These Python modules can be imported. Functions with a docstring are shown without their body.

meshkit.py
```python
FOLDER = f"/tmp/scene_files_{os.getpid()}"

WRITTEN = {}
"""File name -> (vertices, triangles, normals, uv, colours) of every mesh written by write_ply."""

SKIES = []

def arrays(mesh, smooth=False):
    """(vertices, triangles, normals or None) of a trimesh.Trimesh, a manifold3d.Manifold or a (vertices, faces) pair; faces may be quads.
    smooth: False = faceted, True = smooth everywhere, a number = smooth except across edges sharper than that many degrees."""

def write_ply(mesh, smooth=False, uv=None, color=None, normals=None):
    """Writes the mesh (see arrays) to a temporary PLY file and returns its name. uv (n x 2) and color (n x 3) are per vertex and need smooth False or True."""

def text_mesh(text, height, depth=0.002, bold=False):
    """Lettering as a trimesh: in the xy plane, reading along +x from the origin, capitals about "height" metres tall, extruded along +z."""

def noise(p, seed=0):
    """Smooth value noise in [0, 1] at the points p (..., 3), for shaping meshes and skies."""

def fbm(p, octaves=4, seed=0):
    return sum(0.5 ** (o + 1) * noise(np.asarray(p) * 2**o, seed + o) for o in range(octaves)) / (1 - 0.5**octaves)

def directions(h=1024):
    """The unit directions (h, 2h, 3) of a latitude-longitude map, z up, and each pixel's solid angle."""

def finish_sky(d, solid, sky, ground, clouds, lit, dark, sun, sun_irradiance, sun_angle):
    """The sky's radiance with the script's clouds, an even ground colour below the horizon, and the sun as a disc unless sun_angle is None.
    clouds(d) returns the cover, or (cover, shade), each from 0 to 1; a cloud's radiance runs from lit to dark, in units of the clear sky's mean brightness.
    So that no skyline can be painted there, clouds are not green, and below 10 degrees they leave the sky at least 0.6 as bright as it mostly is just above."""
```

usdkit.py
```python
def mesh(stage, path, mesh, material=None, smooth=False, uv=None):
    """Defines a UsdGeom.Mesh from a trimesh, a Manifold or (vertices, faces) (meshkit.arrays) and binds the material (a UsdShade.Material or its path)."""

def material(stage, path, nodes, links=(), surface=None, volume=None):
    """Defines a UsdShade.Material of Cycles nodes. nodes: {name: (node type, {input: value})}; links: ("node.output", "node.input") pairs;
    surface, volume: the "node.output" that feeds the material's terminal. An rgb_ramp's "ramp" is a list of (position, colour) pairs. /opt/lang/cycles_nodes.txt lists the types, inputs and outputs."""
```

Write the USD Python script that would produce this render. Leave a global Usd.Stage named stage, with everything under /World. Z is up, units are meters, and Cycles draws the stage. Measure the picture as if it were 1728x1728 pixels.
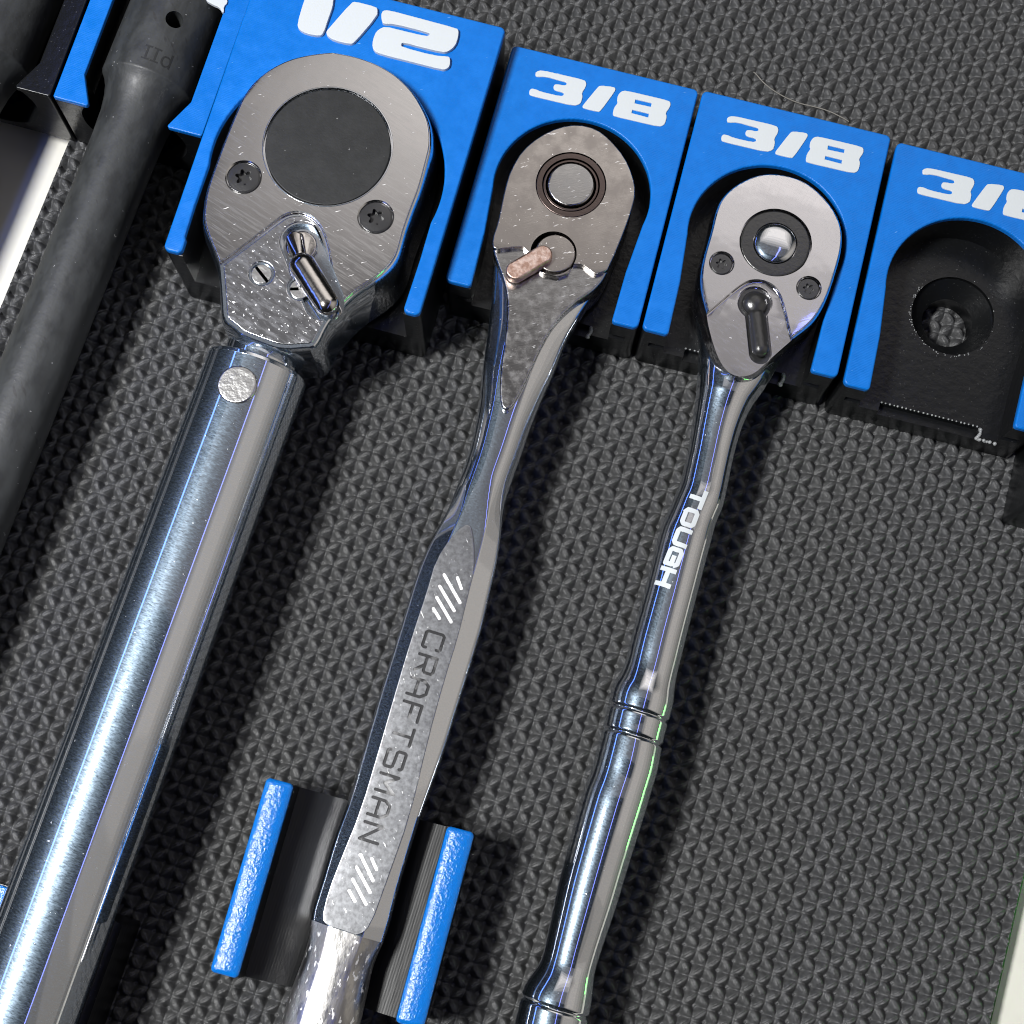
import math, numpy as np, trimesh, manifold3d, shapely, usdkit, meshkit
from manifold3d import Manifold, CrossSection
from shapely.geometry import Polygon, Point, LineString
from pxr import Usd, UsdGeom, UsdLux, UsdShade, Gf, Sdf

stage = Usd.Stage.CreateInMemory()
UsdGeom.SetStageUpAxis(stage, UsdGeom.Tokens.z)
UsdGeom.SetStageMetersPerUnit(stage, 1.0)
UsdGeom.Xform.Define(stage, '/World')
MM = 0.001

# ------------------------------------------------------------------ camera
# world: z = 0 is the mean top of the foam mat, x along the row of holders, y along the tools; numbers below are millimetres
R = np.array([[0.95483431, 0.29690856, 0.0116937], [0.29166262, -0.92899047, -0.22783681], [-0.05678337, 0.22095702, -0.97362911]])
FOC, HGT, PIX = 2600.0, 347.05, 1728.0
cam = UsdGeom.Camera.Define(stage, '/World/camera')
m = np.eye(4)
m[0, :3], m[1, :3], m[2, :3], m[3, :3] = R[0], -R[1], -R[2], (0, 0, HGT * MM)
cam.AddTransformOp().Set(Gf.Matrix4d(m.tolist()))
cam.CreateHorizontalApertureAttr(36.0)
cam.CreateVerticalApertureAttr(36.0)
cam.CreateFocalLengthAttr(36.0 * FOC / PIX)
cam.CreateClippingRangeAttr(Gf.Vec2f(0.01, 20))
cam.CreateExposureAttr(0.0)

# ------------------------------------------------------------------ light
def rect_light(name, pos, target, w, h, radiance, color):
    l = UsdLux.RectLight.Define(stage, '/World/' + name)
    p, t = np.array(pos, float) * MM, np.array(target, float) * MM
    z = (p - t) / np.linalg.norm(p - t)
    x = np.cross([0, 1, 0.001], z); x /= np.linalg.norm(x)
    y = np.cross(z, x)
    a = np.eye(4); a[0, :3], a[1, :3], a[2, :3], a[3, :3] = x, y, z, p
    l.AddTransformOp().Set(Gf.Matrix4d(a.tolist()))
    l.CreateWidthAttr(w * MM); l.CreateHeightAttr(h * MM)
    l.CreateIntensityAttr(radiance); l.CreateColorAttr(Gf.Vec3f(*color))
    return l

def soft_light(name, pos, target, w, h, radiance, color, steps=5, end=0.4):
    """a large diffuse light, brightest in its middle: nested sheets 3 mm apart"""
    p, t = np.array(pos, float), np.array(target, float)
    d = (t - p) / np.linalg.norm(t - p)
    for i in range(steps):
        k = 1 - (1 - end) * i / (steps - 1)
        rect_light(f'{name}_{i:03d}' if i else name, p + d * 3 * i, t + d * 3 * i, w * k, h * k, radiance / steps, color)

rect_light('work_lamp', (-405, -110, 800), (-20, 60, 0), 125, 240, 120.0, (1.0, 0.995, 0.985))
soft_light('ceiling_bounce', (60, 1290, 1500), (0, 180, 0), 1700, 1250, 1.08, (1.0, 0.95, 0.92))  # added panel standing in for light off the unseen ceiling
rect_light('ceiling_fill', (60, 640, 1720), (0, 640, 0), 1700, 900, 0.11, (1.0, 0.96, 1.0))  # dim fill panel added so the chrome mirrors a grey ceiling
soft_light('wall_bounce', (700, 230, 700), (0, 230, 700), 1700, 1220, 0.46, (1.0, 0.93, 0.86), 6, 0.35)  # added panel standing in for light off an unseen wall
rect_light('added_blue_strip', (-182, 40, 128), (-60, 40, 0), 8, 420, 4.5, (0.10, 0.22, 1.0))  # added strip, there only to draw a blue line in the chrome
rect_light('added_blue_strip_001', (66, 40, 300), (0, 40, 0), 9, 420, 3.0, (0.20, 0.25, 1.0))  # second added strip for the other blue reflected line
rect_light('added_green_strip', (180, 40, 6), (0, 40, 6), 8, 52, 10.0, (0.08, 1.0, 0.08))  # added lamp standing in for an unseen green thing beyond the mat
dome = UsdLux.DomeLight.Define(stage, '/World/room_dome')
UsdShade.MaterialBindingAPI.Apply(dome.GetPrim()).Bind(usdkit.material(stage, '/World/Looks/room_dark', {
    'b': ('background_shader', {'color': (0.9, 0.95, 1.0), 'strength': 0.008})}, [], surface='b.background'))

# ------------------------------------------------------------------ materials
def mat(name, base, rough, metal=0.0, bumps=(), base2=None, var=(1.0, (1, 1, 1), 0.45, 0.6), rough2=None, spec=0.5, specks=(), lobe=None):
    """bumps: (kind, scale per mm, (sx, sy, sz) stretch, z rotation, depth in mm[, lo, hi]); var: (scale, stretch, lo, hi[, rotation]) of the noise that mixes base with base2
    and rough with rough2; specks: (scale, stretch, rotation, lo, hi, colour, roughness) worn marks; lobe: (roughness, colour, share, scale, stretch, rotation, lo, hi) fine scratches"""
    n = {'g': ('geometry', {}), 's': ('vector_math', {'math_type': 'scale', 'scale': 1000.0}),
         'p': ('principled_bsdf', {'base_color': base, 'roughness': rough, 'metallic': metal, 'specular_ior_level': spec})}
    L = [('g.position', 's.vector1')]
    def field(key, kind, sc, st, rot, lo=None, hi=None, detail=3.0):
        n['m' + key] = ('mapping', {'scale': st, 'rotation': (0, 0, rot)})
        if kind == 'noise':
            n['t' + key] = ('noise_texture', {'scale': sc, 'detail': detail, 'roughness': 0.58})
        else:
            n['t' + key] = ('wave_texture', {'scale': sc, 'distortion': 0.6, 'detail': 2.0, 'detail_scale': 0.7})
        # rotate first, then stretch, so that stretched marks run along the rotated axis
        n['r' + key] = ('vector_rotate', {'rotate_type': 'z_axis', 'angle': rot})
        n['m' + key] = ('mapping', {'scale': st})
        L.extend([('s.vector', f'r{key}.vector'), (f'r{key}.vector', f'm{key}.vector'), (f'm{key}.vector', f't{key}.vector')])
        if lo is None:
            return f't{key}.fac'
        n['k' + key] = ('map_range', {'from_min': lo, 'from_max': hi, 'clamp': True})
        L.append((f't{key}.fac', f'k{key}.value'))
        return f'k{key}.result'
    col, rg = None, None
    if base2 is not None or rough2 is not None:
        f = field('v', 'noise', var[0], var[1], var[4] if len(var) > 4 else 0.0, var[2], var[3], 4.0)
        n['cm'] = ('mix_color', {'a': base, 'b': base2 if base2 is not None else base}); L.append((f, 'cm.fac')); col = 'cm.result'
        n['rm'] = ('mix_float', {'a': rough, 'b': rough2 if rough2 is not None else rough}); L.append((f, 'rm.fac')); rg = 'rm.result'
    for i, (sc, st, rot, lo, hi, c, r) in enumerate(specks):
        f = field(f'x{i}', 'noise', sc, st, rot, lo, hi, 2.0)
        n[f'xc{i}'] = ('mix_color', {'a': base, 'b': c}); n[f'xr{i}'] = ('mix_float', {'a': rough, 'b': r})
        L.extend([(f, f'xc{i}.fac'), (f, f'xr{i}.fac')])
        if col:
            L.extend([(col, f'xc{i}.a'), (rg, f'xr{i}.a')])
        col, rg = f'xc{i}.result', f'xr{i}.result'
    if col:
        L.extend([(col, 'p.base_color'), (rg, 'p.roughness')])
    last = None
    for i, b in enumerate(bumps):
        out = field(f'b{i}', b[0], b[1], b[2], b[3], *(b[5:] if len(b) > 5 else ()))
        n[f'b{i}'] = ('bump', {'distance': b[4] * MM, 'strength': 1.0})
        L.append((out, f'b{i}.height'))
        if last:
            L.append((last, f'b{i}.normal'))
        last = f'b{i}.normal'
    if last:
        L.append((last, 'p.normal'))
    surf = 'p.BSDF'
    if lobe:
        r, c, share, sc, st, rot, lo, hi = lobe
        n['q'] = ('principled_bsdf', {'base_color': c, 'roughness': r, 'metallic': 1.0})
        f = field('q', 'noise', sc, st, rot, lo, hi, 3.0)
        n['qb'] = ('bump', {'distance': 0.004 * MM, 'strength': 1.0}); L.extend([('tq.fac', 'qb.height'), ('qb.normal', 'q.normal')])
        n['qs'] = ('math', {'math_type': 'multiply', 'value2': share}); L.append((f, 'qs.value1'))
        n['mx'] = ('mix_closure', {}); L.extend([('qs.value', 'mx.fac'), ('p.BSDF', 'mx.closure1'), ('q.BSDF', 'mx.closure2')])
        surf = 'mx.closure'
    return usdkit.material(stage, '/World/Looks/' + name, n, L, surface=surf)

M = {}
I1 = (1, 1, 1)
M['foam'] = mat('foam', (0.050, 0.051, 0.052), 0.40, bumps=[('noise', 3.0, I1, 0, 0.12)], base2=(0.080, 0.081, 0.082), var=(0.9, I1, 0.4, 0.65), spec=0.55, rough2=0.60, specks=[(0.45, I1, 0, 0.80, 0.82, (0.35, 0.34, 0.32), 0.8)])
M['bench'] = mat('bench', (0.74, 0.73, 0.66), 0.45, base2=(0.68, 0.66, 0.60), var=(0.05, I1, 0.4, 0.7))
M['blue'] = mat('blue_plastic', (0.002, 0.146, 0.55), 0.28, bumps=[('wave', 0.60, I1, 0.80, 0.016), ('noise', 1.0, I1, 0, 0.08)], base2=(0.003, 0.168, 0.62), var=(0.30, I1, 0.35, 0.7), spec=0.35, rough2=0.42, specks=[(0.45, (0.7, 5, 1), -0.5, 0.755, 0.78, (0.22, 0.45, 0.80), 0.5)])
M['blue_rough'] = mat('blue_plastic_coarse', (0.002, 0.160, 0.58), 0.20, bumps=[('noise', 1.25, I1, 0, 0.20)], spec=0.6)
M['black'] = mat('black_plastic', (0.006, 0.0065, 0.007), 0.27, bumps=[('wave', 0.45, (0, 0, 1), 0, 0.02), ('noise', 0.5, I1, 0, 0.10)], spec=0.4, specks=[(2.2, I1, 0, 0.70, 0.74, (0.10, 0.10, 0.10), 0.4)])
M['black_line'] = mat('black_plastic_lines', (0.0065, 0.007, 0.0075), 0.40, bumps=[('wave', 0.55, (1, 0.05, 1), 0, 0.007), ('noise', 0.8, (1, 0.15, 1), 0, 0.05)], spec=0.35)
M['seam_glint'] = mat('print_edge_glints', (0.30, 0.31, 0.31), 0.3)  # pale grey paints the highlights of rough black print edges
M['white'] = mat('white_plastic', (0.61, 0.65, 0.665), 0.42, bumps=[('noise', 2.0, I1, 0, 0.03)])
SC = (0.42, (0.60, 0.78, 0.96))  # bluish sheen of lamp-lit scratches is put into their colour
M['chrome'] = mat('chrome', (0.80, 0.80, 0.81), 0.05, 1.0, bumps=[('noise', 0.05, (1, 0.3, 1), 0, 0.03)], lobe=(*SC, 0.36, 1.6, (0.7, 2.2, 0.7), 0.12, 0.15, 0.90), specks=[(1.1, I1, 0, 0.73, 0.75, (0.95, 0.95, 0.95), 0.5)])
M['chrome_clean'] = mat('chrome_clean', (0.80, 0.80, 0.81), 0.05, 1.0, bumps=[('noise', 0.06, (1, 0.4, 1), 0, 0.03)], lobe=(0.36, (0.60, 0.77, 0.95), 0.27, 1.9, (1.0, 1.6, 1.0), 0.2, 0.15, 0.92), specks=[(0.9, I1, 0, 0.74, 0.76, (0.95, 0.95, 0.95), 0.5)])  # scratch colour carries the same painted bluish sheen
M['mirror'] = mat('mirror_chrome', (0.76, 0.75, 0.77), 0.06, 1.0, bumps=[('noise', 0.06, I1, 0, 0.06)], lobe=(0.30, (0.75, 0.76, 0.78), 0.25, 0.8, (0.6, 3.0, 1.0), 0.3, 0.45, 0.68), specks=[(1.0, I1, 0, 0.72, 0.75, (0.95, 0.95, 0.95), 0.5)])
MARKS = [(1.0, I1, 0, 0.735, 0.76, (0.97, 0.96, 0.95), 0.62), (0.55, (0.7, 4.5, 1), -0.55, 0.715, 0.74, (0.96, 0.95, 0.94), 0.6)]
M['ground'] = mat('ground_steel', (0.76, 0.745, 0.735), 0.15, 1.0, bumps=[('noise', 0.05, I1, 0, 0.05), ('noise', 0.9, (0.25, 3.2, 1), 0.30, 0.0015)], base2=(0.80, 0.79, 0.78), rough2=0.22, var=(0.8, (0.25, 3.0, 1), 0.45, 0.62, 0.30), specks=MARKS)
M['pitted'] = mat('pitted_chrome', (0.62, 0.63, 0.65), 0.17, 1.0, bumps=[('noise', 0.8, I1, 0, 0.006, 0.40, 0.70)], base2=(0.52, 0.53, 0.56), rough2=0.28, var=(0.6, (0.6, 1.8, 1), 0.40, 0.66, 0.3), specks=[(1.3, I1, 0, 0.655, 0.70, (0.97, 0.97, 0.97), 0.66), (0.45, (0.7, 4.5, 1), 0.45, 0.68, 0.71, (0.95, 0.95, 0.95), 0.6)])
M['panel'] = mat('panel_chrome', (0.48, 0.49, 0.51), 0.24, 1.0, bumps=[('noise', 0.9, I1, 0, 0.004, 0.40, 0.70), ('noise', 0.12, I1, 0, 0.04)], base2=(0.42, 0.43, 0.45), rough2=0.30, var=(0.9, I1, 0.35, 0.68), specks=[(1.5, I1, 0, 0.72, 0.76, (0.95, 0.95, 0.95), 0.55), (0.5, (0.7, 4.5, 1), 0.9, 0.70, 0.73, (0.95, 0.95, 0.95), 0.6)])
M['rough_end'] = mat('rough_end', (0.60, 0.59, 0.57), 0.27, 1.0, bumps=[('noise', 0.9, (1, 0.5, 1), 0, 0.06)], base2=(0.36, 0.35, 0.34), rough2=0.46, var=(0.55, (1, 0.35, 1), 0.42, 0.60), specks=[(1.2, (1, 0.4, 1), 0, 0.62, 0.66, (0.97, 0.96, 0.94), 0.66)])
M['worn'] = mat('worn_steel', (0.54, 0.505, 0.475), 0.19, 1.0, bumps=[('noise', 1.0, (0.4, 5, 1), -0.6, 0.006)], base2=(0.44, 0.405, 0.38), rough2=0.30, var=(0.25, I1, 0.4, 0.62), specks=[(1.2, I1, 0, 0.70, 0.74, (0.97, 0.94, 0.91), 0.62), (0.5, (0.7, 4.5, 1), -0.5, 0.69, 0.72, (0.96, 0.94, 0.92), 0.6)])
M['dark_chrome'] = mat('dark_chrome', (0.47, 0.465, 0.46), 0.16, 1.0, bumps=[('noise', 1.2, (0.5, 3, 1), -0.5, 0.010)], rough2=0.32, var=(0.5, I1, 0.4, 0.65), specks=[(0.6, (0.7, 4.5, 1), -0.6, 0.68, 0.72, (0.8, 0.8, 0.8), 0.5)])
M['lever_chrome'] = mat('lever_chrome', (0.66, 0.63, 0.60), 0.14, 1.0, bumps=[('noise', 0.4, I1, 0, 0.05)])
M['oxide'] = mat('black_oxide', (0.024, 0.026, 0.026), 0.46, 0.0, bumps=[('noise', 1.0, I1, 0, 0.05), ('noise', 0.10, (1, 0.6, 1), 0, 0.30)], base2=(0.035, 0.038, 0.038), rough2=0.60, var=(0.30, (1, 0.5, 1), 0.40, 0.60), spec=0.6, specks=[(0.9, I1, 0, 0.73, 0.76, (0.30, 0.30, 0.30), 0.5), (0.35, (0.5, 2, 1), 0.9, 0.66, 0.74, (0.018, 0.018, 0.018), 0.6)])
M['oxide_disc'] = mat('black_oxide_disc', (0.013, 0.014, 0.014), 0.50, 0.0, bumps=[('noise', 2.0, I1, 0, 0.03)], base2=(0.020, 0.021, 0.021), var=(0.35, I1, 0.4, 0.65), spec=0.5, specks=[(0.8, I1, 0, 0.73, 0.76, (0.2, 0.2, 0.2), 0.5)])
M['stamp'] = mat('stamped_text', (0.016, 0.017, 0.017), 0.5)
M['screw'] = mat('black_screw', (0.030, 0.030, 0.031), 0.28, 0.0, bumps=[('noise', 1.5, I1, 0, 0.03)], spec=0.8)
M['engraved'] = mat('engraved_glint', (0.92, 0.91, 0.90), 0.55, 1.0, bumps=[('noise', 1.5, I1, 0, 0.05)])  # bright colour stands in for light caught in the engraved slots
M['engraved_dark'] = mat('engraved_letters', (0.05, 0.05, 0.052), 0.35, 0.8, bumps=[('noise', 0.8, I1, 0, 0.02)], base2=(0.42, 0.42, 0.42), rough2=0.42, var=(0.22, I1, 0.52, 0.76))  # dark letter tone with highlights mixed into the colour
M['copper'] = mat('copper_lever', (0.66, 0.42, 0.33), 0.34, 1.0, bumps=[('noise', 1.6, I1, 0, 0.06)], base2=(0.72, 0.56, 0.49), rough2=0.5, var=(0.8, I1, 0.4, 0.6))
M['ringsteel'] = mat('brown_ring', (0.16, 0.125, 0.115), 0.30, 1.0, bumps=[('noise', 2.0, I1, 0, 0.03)])
M['pin'] = mat('hammered_pin', (0.58, 0.575, 0.565), 0.30, 1.0, bumps=[('noise', 0.42, I1, 0, 0.16), ('noise', 1.1, I1, 0, 0.04)])
M['blacklever'] = mat('black_lever', (0.022, 0.022, 0.022), 0.28, 0.0, bumps=[('noise', 1.2, I1, 0, 0.08)], spec=0.9)
M['fibre'] = mat('fibre', (0.20, 0.19, 0.17), 0.5)

# ------------------------------------------------------------------ helpers
def P(u, v, z=0.0):
    d = R.T @ np.array([u - PIX / 2, v - PIX / 2, FOC])
    t = (z - HGT) / d[2]
    return np.array([d[0] * t, d[1] * t])

def C(pts, z, o=(0, 0), s=1.0):                 # points read in an enlargement (origin o, scale s) -> mm at height z
    return np.array([P(o[0] + a / s, o[1] + b / s, z) for a, b in pts])

def chaikin(p, n=2, closed=True):
    p = np.asarray(p, float)
    for _ in range(n):
        q = np.roll(p, -1, 0)
        a, b = 0.75 * p + 0.25 * q, 0.25 * p + 0.75 * q
        if not closed:
            a, b = a[:-1], b[:-1]
        r = np.empty((2 * len(a), p.shape[1])); r[0::2], r[1::2] = a, b
        if not closed:
            r = np.vstack([p[:1], r, p[-1:]])
        p = r
    return p

def resample(p, step):
    p = np.vstack([p, p[:1]])
    L = np.r_[0, np.cumsum(np.linalg.norm(np.diff(p, axis=0), axis=1))]
    n = max(12, int(L[-1] / step))
    t = np.linspace(0, L[-1], n, endpoint=False)
    return np.c_[np.interp(t, L, p[:, 0]), np.interp(t, L, p[:, 1])]

def fillet(poly, r):
    return poly.buffer(-r).buffer(2 * r).buffer(-r)

def ring_offset(r, d):                          # ring ccw; move every vertex inwards by d
    e = np.roll(r, -1, 0) - r
    e /= np.maximum(np.linalg.norm(e, axis=1, keepdims=True), 1e-9)
    nrm = np.c_[-e[:, 1], e[:, 0]]
    a = nrm + np.roll(nrm, 1, 0)
    l = np.sum(a * a, 1, keepdims=True) / 2
    return r + d * a / np.maximum(l, 0.35)

def plate(poly, z0, z1, bevel=0.0, n=3, bottom=0.0, tall=None):
    """A closed slab of a shapely polygon with its top edge rounded; returns a Manifold."""
    if not isinstance(poly, Polygon):
        poly = Polygon(poly)
    poly = poly.buffer(0)
    if poly.geom_type != 'Polygon':
        poly = max(poly.geoms, key=lambda g: g.area)
    from shapely.geometry.polygon import orient
    poly = orient(poly, 1.0)
    rings = [np.array(poly.exterior.coords)[:-1]] + [np.array(i.coords)[:-1] for i in poly.interiors]
    levels = []
    if bottom:
        for k in range(n, 0, -1):
            a = math.pi / 2 * k / n
            levels.append((bottom * (1 - math.cos(a)), z0 + bottom * (1 - math.sin(a))))
    levels.append((0.0, z0 + bottom))
    tall = tall or bevel
    levels.append((0.0, z1 - tall))
    if bevel:
        for k in range(1, n + 1):
            a = math.pi / 2 * k / n
            levels.append((bevel * (1 - math.cos(a)), z1 - tall * (1 - math.sin(a))))
    V, Fc, base = [], [], 0
    cap = {0: [], len(levels) - 1: []}
    for r in rings:
        k = len(r)
        for i, (d, z) in enumerate(levels):
            q = ring_offset(r, d)
            if i in cap:
                cap[i].append(q)
            V.append(np.c_[q, np.full(k, z)])
        for i in range(len(levels) - 1):
            a = base + i * k + np.arange(k); b = base + i * k + (np.arange(k) + 1) % k
            Fc.append(np.c_[a, b, b + k]); Fc.append(np.c_[a, b + k, a + k])
        base += k * len(levels)
    for i, up in ((0, False), (len(levels) - 1, True)):
        idx = np.concatenate([np.arange(len(r)) + sum(len(q) for q in rings[:j]) * len(levels) + i * len(r) for j, r in enumerate(rings)])
        loops, s = [], 0
        tri = manifold3d.triangulate([q.tolist() for q in cap[i]])
        tri = np.asarray(tri)
        Fc.append(idx[tri] if up else idx[tri][:, ::-1])
    me = manifold3d.Mesh(np.vstack(V).astype(np.float32), np.vstack(Fc).astype(np.uint32))
    mf = Manifold(me)
    if mf.is_empty():
        mf = CrossSection([np.array(r).tolist() for r in rings], manifold3d.FillRule.EvenOdd).extrude(z1 - z0).translate((0, 0, z0))
    return mf

def prism(poly, z0, z1):
    return plate(poly, z0, z1)

def recess(poly, zb, face, flare):
    """a cutter with a flat bottom at zb whose walls round outwards up to the face"""
    q = Polygon(resample(np.array(poly.buffer(flare).exterior.coords)[:-1], 0.5))
    return plate(q, -(face + 3), -zb, flare, 4, tall=face - zb + 0.01).mirror((0, 0, 1))

def disc(c, r, z0, z1, bevel=0.0, n=64, ry=None):
    a = np.linspace(0, 2 * math.pi, n, endpoint=False)
    return plate(Polygon(np.c_[c[0] + r * np.cos(a), c[1] + (ry or r) * np.sin(a)]), z0, z1, bevel)

def lathe(profile, c, n=72):                    # (radius, z) from the axis up and back; about a vertical axis
    cs = CrossSection([profile])
    return cs.revolve(n).translate((c[0], c[1], 0))

def capsule(a, b, ra, rb, flat=1.0, n=24):
    s1 = Manifold.sphere(ra, n).scale((1, 1, flat)).translate(tuple(a))
    s2 = Manifold.sphere(rb, n).scale((1, 1, flat)).translate(tuple(b))
    return Manifold.batch_hull([s1, s2])

def loft(ys, xl, xr, zc, ht, hb, prof, M_=48, caps=True):
    """Sections in x-z planes at ys. prof(i) -> (M_, 2) unit profile."""
    V = []
    for i, y in enumerate(ys):
        p = prof(i)
        c, w = (xl[i] + xr[i]) / 2, (xr[i] - xl[i]) / 2
        z = np.where(p[:, 1] > 0, p[:, 1] * ht[i], p[:, 1] * hb[i]) + zc[i]
        V.append(np.c_[c + w * p[:, 0], np.full(len(p), y), z])
    V = np.vstack(V); k = M_; Fc = []
    for i in range(len(ys) - 1):
        a = i * k + np.arange(k); b = i * k + (np.arange(k) + 1) % k
        Fc += [np.c_[a, b, b + k], np.c_[a, b + k, a + k]]
    n = len(V)
    V = np.vstack([V, V[:k].mean(0), V[-k:].mean(0)])
    j = np.arange(k); j2 = (j + 1) % k
    Fc += [np.c_[j2, j, np.full(k, n)], np.c_[n - k + j, n - k + j2, np.full(k, n + 1)]]
    Fc = np.vstack(Fc)
    if np.sum(np.cross(V[Fc[:, 0]], V[Fc[:, 1]]) * V[Fc[:, 2]]) < 0:
        Fc = Fc[:, ::-1]
    return trimesh.Trimesh(V, Fc, process=False)

def to_manifold(t):
    return Manifold(manifold3d.Mesh(np.asarray(t.vertices, np.float32), np.asarray(t.faces, np.uint32)))

def to_tri(m):
    if isinstance(m, trimesh.Trimesh):
        return m
    if isinstance(m, (list, tuple)) and not isinstance(m[0], np.ndarray):
        return trimesh.util.concatenate([to_tri(x) for x in m])
    q = m.to_mesh()
    return trimesh.Trimesh(np.array(q.vert_properties[:, :3], float), np.array(q.tri_verts), process=False)

used = {}
def numbered(parent, name):
    k = used.get((parent, name), 0); used[(parent, name)] = k + 1
    return f'{parent}/{name}' + (f'_{k:03d}' if k else '')

def tag(prim, label=None, cat=None, group=None, kind=None):
    for k, v in (('label', label), ('category', cat), ('group', group), ('kind', kind)):
        if v:
            prim.SetCustomDataByKey(k, v)
    return prim

def thing(name, label, cat, group=None, loc=(0, 0, 0), rot=0.0):
    x = UsdGeom.Xform.Define(stage, numbered('/World', name))
    x.AddTranslateOp().Set(Gf.Vec3d(*(np.array(loc, float) * MM)))
    x.AddRotateZOp().Set(float(rot))
    tag(x.GetPrim(), label, cat, group)
    x.loc, x.rot = np.array(loc, float), rot
    return x

def part(parent, name, mesh, material, smooth=35, label=None, local=False):
    """mesh in world mm (or in the thing's own mm with local=True)"""
    t = to_tri(mesh).copy()
    path = parent if isinstance(parent, str) else str(parent.GetPath())
    v = np.array(t.vertices)
    if not local and hasattr(parent, 'loc'):
        a = math.radians(-parent.rot); v = v - parent.loc
        v = np.c_[v[:, 0] * math.cos(a) - v[:, 1] * math.sin(a), v[:, 0] * math.sin(a) + v[:, 1] * math.cos(a), v[:, 2]]
    t = trimesh.Trimesh(v * MM, t.faces, process=False)
    p = usdkit.mesh(stage, numbered(path, name), t, M[material], smooth=smooth)
    if label:
        tag(p.GetPrim(), label)
    if hasattr(parent, 'loc'):
        p.loc, p.rot = parent.loc, parent.rot
    return p

def copy_of(src, name, label, cat, group, loc, rot):
    x = thing(name, label, cat, group, loc, rot)
    x.GetPrim().GetReferences().AddInternalReference(src.GetPath())
    tag(x.GetPrim(), label, cat, group)
    x.GetPrim().SetInstanceable(True)
    return x

# ------------------------------------------------------------------ setting: bench top and foam mat
D = 5.70
FX0, FX1 = -151.0, 111.6
bench = trimesh.creation.box(extents=(900, 900, 20)); bench.apply_translation((-20, 60, -15.6))
tag(part('/World', 'bench_top', bench, 'bench', False).GetPrim(), 'cream white bench top under the black foam mat', 'bench', kind='structure')

def foam_height(x, y):
    o = P(1474, 746.9, 0)
    dx, dy = x - o[0], y - o[1]
    wob = meshkit.noise(np.stack([x * 0.35, y * 0.35, 0 * x], -1), 3) - 0.5
    wob2 = meshkit.noise(np.stack([x * 0.35, y * 0.35, 0 * x + 9], -1), 5) - 0.5
    u, v = (dx + dy + 0.5 * wob) / D, (dx - dy + 0.5 * wob2) / D       # star centres at whole numbers (u, v)
    def leaf(t, d):
        t = t - np.floor(t); d = np.abs(d - np.round(d))
        st = np.maximum(np.sin(math.pi * t), 1e-3)
        hw = 0.348 * st ** 0.8
        r = np.clip(d / hw, 0, 1)
        body = 0.45 * (1 - r) + 0.55 * (1 - r * r)                   # a tent with rounded flanks
        vein = np.exp(-(d / 0.045) ** 2) * st ** 0.5
        return st ** 0.45 * body - 0.30 * vein * (r < 1)
    h = np.maximum(leaf(u, v), leaf(v, u))
    fu, fv = u - np.floor(u) - 0.5, v - np.floor(v) - 0.5
    rad = np.sqrt(fu ** 2 + fv ** 2)
    h = h - 0.75 * np.exp(-(rad / 0.18) ** 2) + 0.55 * np.exp(-(rad / 0.055) ** 2)
    n1 = meshkit.noise(np.stack([x * 1.5, y * 1.5, 0 * x], -1), 11) - 0.5
    n2 = meshkit.noise(np.stack([x * 0.8, y * 0.8, 0 * x + 4], -1), 17) - 0.5
    return 1.72 * h - 1.1 + 0.22 * n1 + 0.24 * n2 + 0.10 * wob

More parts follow.
